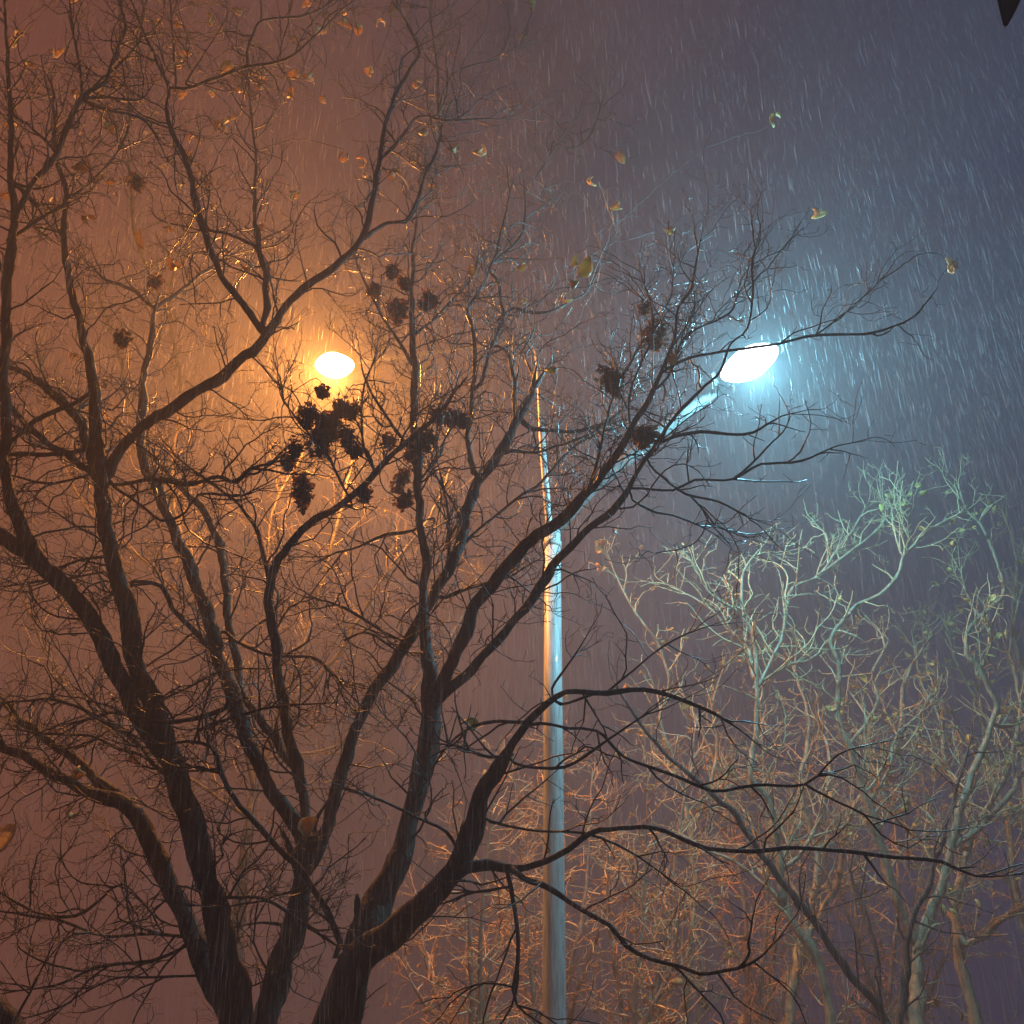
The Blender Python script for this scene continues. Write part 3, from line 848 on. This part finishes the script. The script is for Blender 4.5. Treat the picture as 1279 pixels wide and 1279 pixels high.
gb = at(1110, 1279, 8.2)
DSPEC = [dict(gap=0.28, len=(0.25, 0.8), r=0.008, ang=(30, 70), step=0.09, kink=0.22, up=0.05, k=5),
         dict(gap=0.15, len=(0.1, 0.35), r=0.0045, ang=(30, 75), step=0.06, kink=0.26, up=0.04, k=4),
         dict(gap=0.1, len=(0.03, 0.12), r=0.0028, ang=(30, 80), step=0.04, kink=0.25, up=0.03, k=3)]
r4 = Tree('slender dark bare tree leaning left in front of the pale trees', (gb.x, gb.y, 0), 'bare trees', 8.2, 'dark_bark', 'dark_twig', DSPEC, 34)
T = r4.limb
T([(1150, 1560, 24), (1135, 1400, 20), (1108, 1276, 13), (1080, 1238, 12), (1053, 1204, 12), (1022, 1159, 11), (998, 1125, 11), (970, 1091, 10), (946, 1060, 9), (922, 1022, 9), (888, 991, 8), (850, 957, 7), (820, 930, 6), (790, 890, 5), (765, 850, 3)], 0.0, 'trunk', Y0=8.2)
T([(1120, 1310, 12), (1128, 1260, 11), (1132, 1200, 11), (1140, 1150, 9), (1160, 1100, 8), (1180, 1040, 7), (1196, 980, 5), (1215, 920, 4)], 0.3)
T([(1100, 1265, 7), (1095, 1200, 6), (1080, 1140, 6), (1060, 1090, 4)], 0.3)

gb = at(858, 1279, 10.8)
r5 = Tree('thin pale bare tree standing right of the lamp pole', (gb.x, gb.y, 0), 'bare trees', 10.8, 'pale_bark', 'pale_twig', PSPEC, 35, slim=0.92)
T = r5.limb
T([(850, 1560, 20), (852, 1400, 14), (854, 1276, 10), (861, 1200, 9), (867, 1130, 8)], 0, 'trunk', Y0=10.8)
T([(867, 1135, 8), (867, 1080, 8), (857, 1005, 7), (840, 950, 6), (825, 900, 5), (835, 850, 4), (820, 800, 4), (790, 760, 3), (760, 700, 2)], -0.3)
T([(862, 1040, 6), (885, 990, 5), (895, 930, 5), (890, 880, 4), (905, 830, 3)], 0.3)
T([(858, 1190, 5), (830, 1150, 5), (800, 1130, 4), (770, 1090, 3)], 0.3)
leafing(r5, 'orange_leaf', 95, r5.r, (1.1, 1.9))

# a fifth pale tree, right in the corner, whose crown closes the right edge
gb = at(1300, 1279, 12.5)
r6 = Tree('pale bare tree whose trunk stands just outside the right edge', (gb.x, gb.y, 0), 'bare trees', 12.5, 'pale_bark', 'pale_twig', PSPEC, 36, slim=0.92)
T = r6.limb
T([(1330, 1560, 34), (1320, 1400, 26), (1305, 1276, 18), (1290, 1180, 15)], 0, 'trunk', Y0=12.5)
T([(1290, 1190, 12), (1265, 1100, 10), (1258, 1020, 9), (1235, 960, 7), (1222, 880, 6), (1195, 830, 5), (1180, 770, 3)], 0.3)
T([(1292, 1180, 12), (1300, 1080, 10), (1280, 980, 8), (1285, 880, 7), (1265, 780, 5), (1270, 700, 4), (1255, 640, 3)], -0.3)
leafing(r6, 'green_leaf', 95, r6.r, (1.2, 2.1))

gb = at(985, 1279, 11.6)
r9 = Tree('slim pale sapling with many upright rods behind the leaning pale tree', (gb.x, gb.y, 0), 'bare trees', 11.6, 'pale_bark', 'pale_twig', PSPEC, 39, slim=0.92)
T = r9.limb
T([(990, 1560, 22), (988, 1400, 17), (985, 1276, 13), (1000, 1180, 11)], 0, 'trunk', Y0=11.6)
T([(1000, 1185, 9), (1020, 1080, 8), (1000, 990, 7), (1010, 900, 5), (985, 820, 4)], 0.3)
T([(1000, 1185, 9), (1045, 1100, 8), (1065, 1010, 7), (1120, 930, 6), (1130, 850, 5), (1165, 790, 3)], -0.3)
T([(1008, 1140, 7), (960, 1060, 6), (910, 1000, 5), (880, 920, 4), (850, 860, 3)], 0.4)
leafing(r9, 'leaf', 80, r9.r, (1.1, 1.9))

# ---------------- shrubs behind the pole, orange light also put into their twig colour
SSPEC = [dict(gap=0.09, len=(0.25, 0.95), r=0.0105, ang=(45, 90), step=0.07, kink=0.24, up=0.01, k=5),
         dict(gap=0.10, len=(0.1, 0.42), r=0.0070, ang=(30, 80), step=0.05, kink=0.30, up=0.04, k=4, tip=0.002),
         dict(gap=0.09, len=(0.03, 0.13), r=0.004, ang=(30, 80), step=0.035, kink=0.3, up=0.03, k=3, tip=0.0024)]


def shrub(label, x, Y, stems, seed, leaves):
    b_ = at(x, 1279, Y)
    t = Tree(label, (b_.x, b_.y, 0), 'bare shrubs behind the lamp pole', Y, 'brown_bark', 'orange_lit_twig', SSPEC, seed, 'bare_shrub', 'shrub')
    r = t.r
    for i, (xt, yt) in enumerate(stems):
        w = 9
        xb = x + r.uniform(-14, 14)
        pts = [(xb, 1480 if Y < 12 else 1420, w + 3), (xb + (xt - xb) * .25 + r.uniform(-10, 10), 1300, w),
               (xb + (xt - xb) * .6 + r.uniform(-14, 14), 1300 - (1300 - yt) * .5, w * .6), (xt, yt, 2.2)]
        t.limb(pts, r.uniform(-.5, .5), 'stem', Y0=Y)
    leafing(t, 'orange_leaf', leaves * 2, r, (1.1, 1.8))


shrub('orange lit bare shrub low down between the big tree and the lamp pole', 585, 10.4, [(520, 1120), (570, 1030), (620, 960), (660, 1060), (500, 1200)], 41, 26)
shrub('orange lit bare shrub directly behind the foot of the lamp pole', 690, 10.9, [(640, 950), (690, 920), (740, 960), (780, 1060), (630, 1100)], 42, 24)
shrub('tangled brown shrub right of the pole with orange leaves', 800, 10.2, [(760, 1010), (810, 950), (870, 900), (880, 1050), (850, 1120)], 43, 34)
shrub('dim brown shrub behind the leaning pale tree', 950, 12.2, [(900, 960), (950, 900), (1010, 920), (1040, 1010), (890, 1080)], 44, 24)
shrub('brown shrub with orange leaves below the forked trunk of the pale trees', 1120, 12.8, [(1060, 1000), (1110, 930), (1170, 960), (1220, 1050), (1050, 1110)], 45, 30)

# ---------------- finely twigged tree behind the orange lamp
gb = at(300, 1279, 11.0)
FSPEC = [dict(gap=0.16, len=(0.4, 1.2), r=0.008, ang=(25, 65), step=0.08, kink=0.24, up=0.07, k=5),
         dict(gap=0.12, len=(0.15, 0.5), r=0.0048, ang=(30, 75), step=0.06, kink=0.30, up=0.05, k=4, tip=.0018),
         dict(gap=0.09, len=(0.04, 0.16), r=0.003, ang=(30, 80), step=0.04, kink=0.3, up=0.03, k=3, tip=.0016)]
r8 = Tree('finely twigged bare tree behind the orange lamp', (gb.x, gb.y, 0), 'bare trees', 11.0, 'dull_bark', 'dull_twig', FSPEC, 38)
T = r8.limb
T([(310, 1560, 30), (300, 1400, 26), (292, 1279, 22), (300, 1120, 18), (318, 980, 15)], 0, 'trunk', Y0=11.0)
T([(318, 985, 10), (360, 860, 9), (400, 740, 7), (430, 620, 6), (455, 520, 5), (480, 430, 4), (490, 350, 3)], 0.3)
T([(318, 985, 10), (290, 850, 9), (240, 720, 7), (215, 600, 6), (225, 480, 5), (210, 380, 4), (230, 290, 3)], 0.4)
T([(345, 900, 7), (420, 820, 6), (480, 720, 5), (540, 640, 5), (580, 540, 4), (620, 460, 3)], -0.3)
T([(300, 880, 7), (330, 760, 6), (340, 640, 5), (380, 560, 4), (400, 470, 3), (420, 390, 3)], 0.3)
T([(265, 780, 6), (180, 700, 5), (110, 640, 5), (70, 540, 4), (50, 440, 3)], 0.5)
T([(225, 640, 5), (170, 560, 4), (150, 450, 4), (120, 360, 3)], 0.2)
T([(310, 1020, 6), (220, 960, 5), (120, 900, 5), (60, 820, 4), (30, 740, 3)], 0.3)
T([(330, 950, 6), (430, 930, 5), (500, 880, 5), (560, 800, 4), (600, 720, 3)], 0.3)
T([(215, 400, 4), (170, 300, 4), (160, 200, 3), (130, 120, 3)], 0.3)
T([(440, 580, 4), (520, 480, 4), (560, 380, 3), (570, 300, 2)], 0.3)
leafing(r8, 'leaf', 30, r8.r, (.6, 1.0))

# ---------------- dark tree whose stump of a limb shows in the bottom left corner
gb = at(-40, 1279, 5.2)
r7 = Tree('dark bare tree of which only one low limb shows in the bottom left corner', (gb.x, gb.y, 0), 'bare trees', 5.2, 'dark_bark', 'dark_twig', DSPEC, 37)
T = r7.limb
T([(60, 1560, 80), (45, 1400, 60), (22, 1300, 40), (-15, 1255, 34), (-70, 1200, 30)], 0.2, 'trunk', Y0=5.2)
dl = curled_leaf(71, 0.30, 0.6, .30, M['thin_leaf'])
p = at(-6, 1066, 5.6)
hang(r7, p, lr, dl, 'withered_leaf', 0.62, (R(78), R(-62), R(8)))

# ---------------- evergreen sprig close to the viewer, top right
eb = at(1262, -160, 2.0)
eo = thing('evergreen_sprig', 'dark evergreen leaves hanging into the top right corner, a drop on the tip', 'sprig', eb)
tw = MB()
S = smooth_path([(*(at(1420, -330, 2.1)), .006), (*(at(1330, -220, 2.05)), .005), (*eb, .004), (*(at(1250, -110, 2.0)), .003)], 0.03)
tw.tube(S[:, :3], S[:, 3], 8)
tw.build('twig', M['evergreen'], eo)


def blade(p0, p1, w, parent, bend=0.02):
    """A pointed leaf from stalk p0 to tip p1 with a midrib fold."""
    d = p1 - p0
    sd = d.cross(fwd).normalized()
    nn = d.cross(sd).normalized()
    b_ = MB()
    V, F = [], []
    n_ = 15
    for i in range(n_):
        t = i / (n_ - 1)
        ww = w * 0.5 * (math.sin(math.pi * (t ** 0.85) * 0.97 + 0.03)) ** 0.8 * (1 - 0.12 * t)
        c = p0 + d * t + nn * (bend * math.sin(math.pi * t))
        for s in (-1, -.5, 0, .5, 1):
            V.append(tuple(c + sd * (ww * s) + nn * (abs(s) * ww * 0.35)))
        for s in (1, .5, 0, -.5, -1):
            V.append(tuple(c + sd * (ww * s) + nn * (abs(s) * ww * 0.35 + 0.0012)))
    for i in range(n_ - 1):
        for j in range(10):
            j2 = (j + 1) % 10
            F.append((i * 10 + j, i * 10 + j2, (i + 1) * 10 + j2, (i + 1) * 10 + j))
    b_.add(V, F)
    return b_.build('leaf', M['evergreen'], parent)


blade(at(1250, -75, 2.0), at(1255, 33, 2.0), 0.115, eo)
blade(at(1262, -100, 2.02), at(1308, 26, 1.98), 0.10, eo)
blade(at(1245, -140, 2.02), at(1160, -60, 2.0), 0.04, eo)
m, n, l, b = nodes("water_drop")
b.inputs["Base Color"].default_value = (1, 1, 1, 1)
b.inputs["Roughness"].default_value = 0.02
b.inputs["Transmission Weight"].default_value = 0.9
b.inputs["IOR"].default_value = 1.33
dp = MB()
c = at(1255, 33, 2.0)
pts = [(c.x, c.y, c.z + .006), (c.x, c.y, c.z + .003), (c.x, c.y, c.z), (c.x, c.y, c.z - .003), (c.x, c.y, c.z - .005)]
dp.tube(pts, [.0006, .0022, .0034, .0028, .0008], 12)
dp.build('water_drop', m, eo)

# ================================================================== FALLING SLEET
sl = MB()
sr = random.Random(77)
SV, SF = [], []
cnt = 0
while cnt < 80000:
    Y = sr.uniform(3.0, 13.5)
    px, py = sr.uniform(-60, 1340), sr.uniform(-60, 1300)
    p = at(px, py, Y)
    if p.z > 12.6:
        continue
    ln = 0.05 + 0.22 * sr.random() ** 1.6
    w = 0.0003 + 0.0008 * sr.random() ** 2.5
    if Y < 5:
        w *= 0.6
        ln *= 0.7
    dx, dy = sr.gauss(-0.03, 0.05), sr.gauss(0, 0.05)
    d = Vector((dx, dy, 1)).normalized() * ln
    o_ = len(SV)
    for t, k in ((0, .25), (.25, 1.0), (.7, .8), (1, .2)):
        c = p + d * (t - .5)
        for a in (0, 2.09, 4.19):
            SV.append((c.x + math.cos(a) * w * k, c.y + math.sin(a) * w * k, c.z))
    for i in range(3):
        for j in range(3):
            j2 = (j + 1) % 3
            SF.append((o_ + i * 3 + j, o_ + i * 3 + j2, o_ + i * 3 + 3 + j2, o_ + i * 3 + 3 + j))
    cnt += 1
sl.add(SV, SF)
so = sl.build('sleet', M['sleet'])
so['kind'] = 'stuff'

# ================================================================== WORLD
w = bpy.data.worlds.new("World")
scene.world = w
w.use_nodes = True
n, l = w.node_tree.nodes, w.node_tree.links
bg = n["Background"]
sky = n.new("ShaderNodeTexSky")
sky.sky_type = 'NISHITA'
sky.sun_disc = False
sky.sun_elevation = R(-4)
sky.sun_rotation = R(200)
tc = n.new("ShaderNodeTexCoord")
sep = n.new("ShaderNodeSeparateXYZ")
l.new(tc.outputs["Generated"], sep.inputs[0])
# overcast with part of the lamps' glow painted in: brown left, slate blue right
mr = n.new("ShaderNodeMapRange")
mr.inputs[1].default_value, mr.inputs[2].default_value = -0.42, 0.42
l.new(sep.outputs["X"], mr.inputs[0])
cr = n.new("ShaderNodeValToRGB")
e = cr.color_ramp.elements
e[0].position, e[0].color = 0.0, (0.118, 0.034, 0.026, 1)
e[1].position, e[1].color = 1.0, (0.016, 0.019, 0.058, 1)
m_ = cr.color_ramp.elements.new(0.55)
m_.color = (0.046, 0.026, 0.034, 1)
l.new(mr.outputs[0], cr.inputs[0])
ad = n.new("ShaderNodeMix")
ad.data_type = 'RGBA'
ad.blend_type = 'ADD'
ad.inputs[0].default_value = 0.05
l.new(cr.outputs[0], ad.inputs[6])
l.new(sky.outputs[0], ad.inputs[7])
cn = n.new("ShaderNodeTexNoise")            # uneven low cloud
cn.inputs["Scale"].default_value = 3.2
cn.inputs["Detail"].default_value = 5
l.new(tc.outputs["Generated"], cn.inputs["Vector"])
cm = n.new("ShaderNodeMapRange")
cm.inputs[1].default_value, cm.inputs[2].default_value = 0.3, 0.7
cm.inputs[3].default_value, cm.inputs[4].default_value = 0.78, 1.22
l.new(cn.outputs["Fac"], cm.inputs[0])
vm = n.new("ShaderNodeVectorMath")
vm.operation = 'SCALE'
l.new(ad.outputs[2], vm.inputs[0])
l.new(cm.outputs[0], vm.inputs["Scale"])
l.new(vm.outputs[0], bg.inputs["Color"])
bg.inputs["Strength"].default_value = 1.0

# ================================================================== RENDER SETTINGS
scene.view_settings.view_transform = 'Standard'
scene.view_settings.look = 'None'
scene.view_settings.exposure = 0
scene.view_settings.gamma = 1
cy = scene.cycles
cy.use_denoising = True
cy.denoiser = 'OPENIMAGEDENOISE'
cy.denoising_input_passes = 'RGB_ALBEDO_NORMAL'
cy.max_bounces = 6
cy.diffuse_bounces = 2
cy.glossy_bounces = 2
cy.transmission_bounces = 4
cy.volume_bounces = 1
cy.sample_clamp_indirect = 2.0
cy.sample_clamp_direct = 0
cy.caustics_reflective = cy.caustics_refractive = False
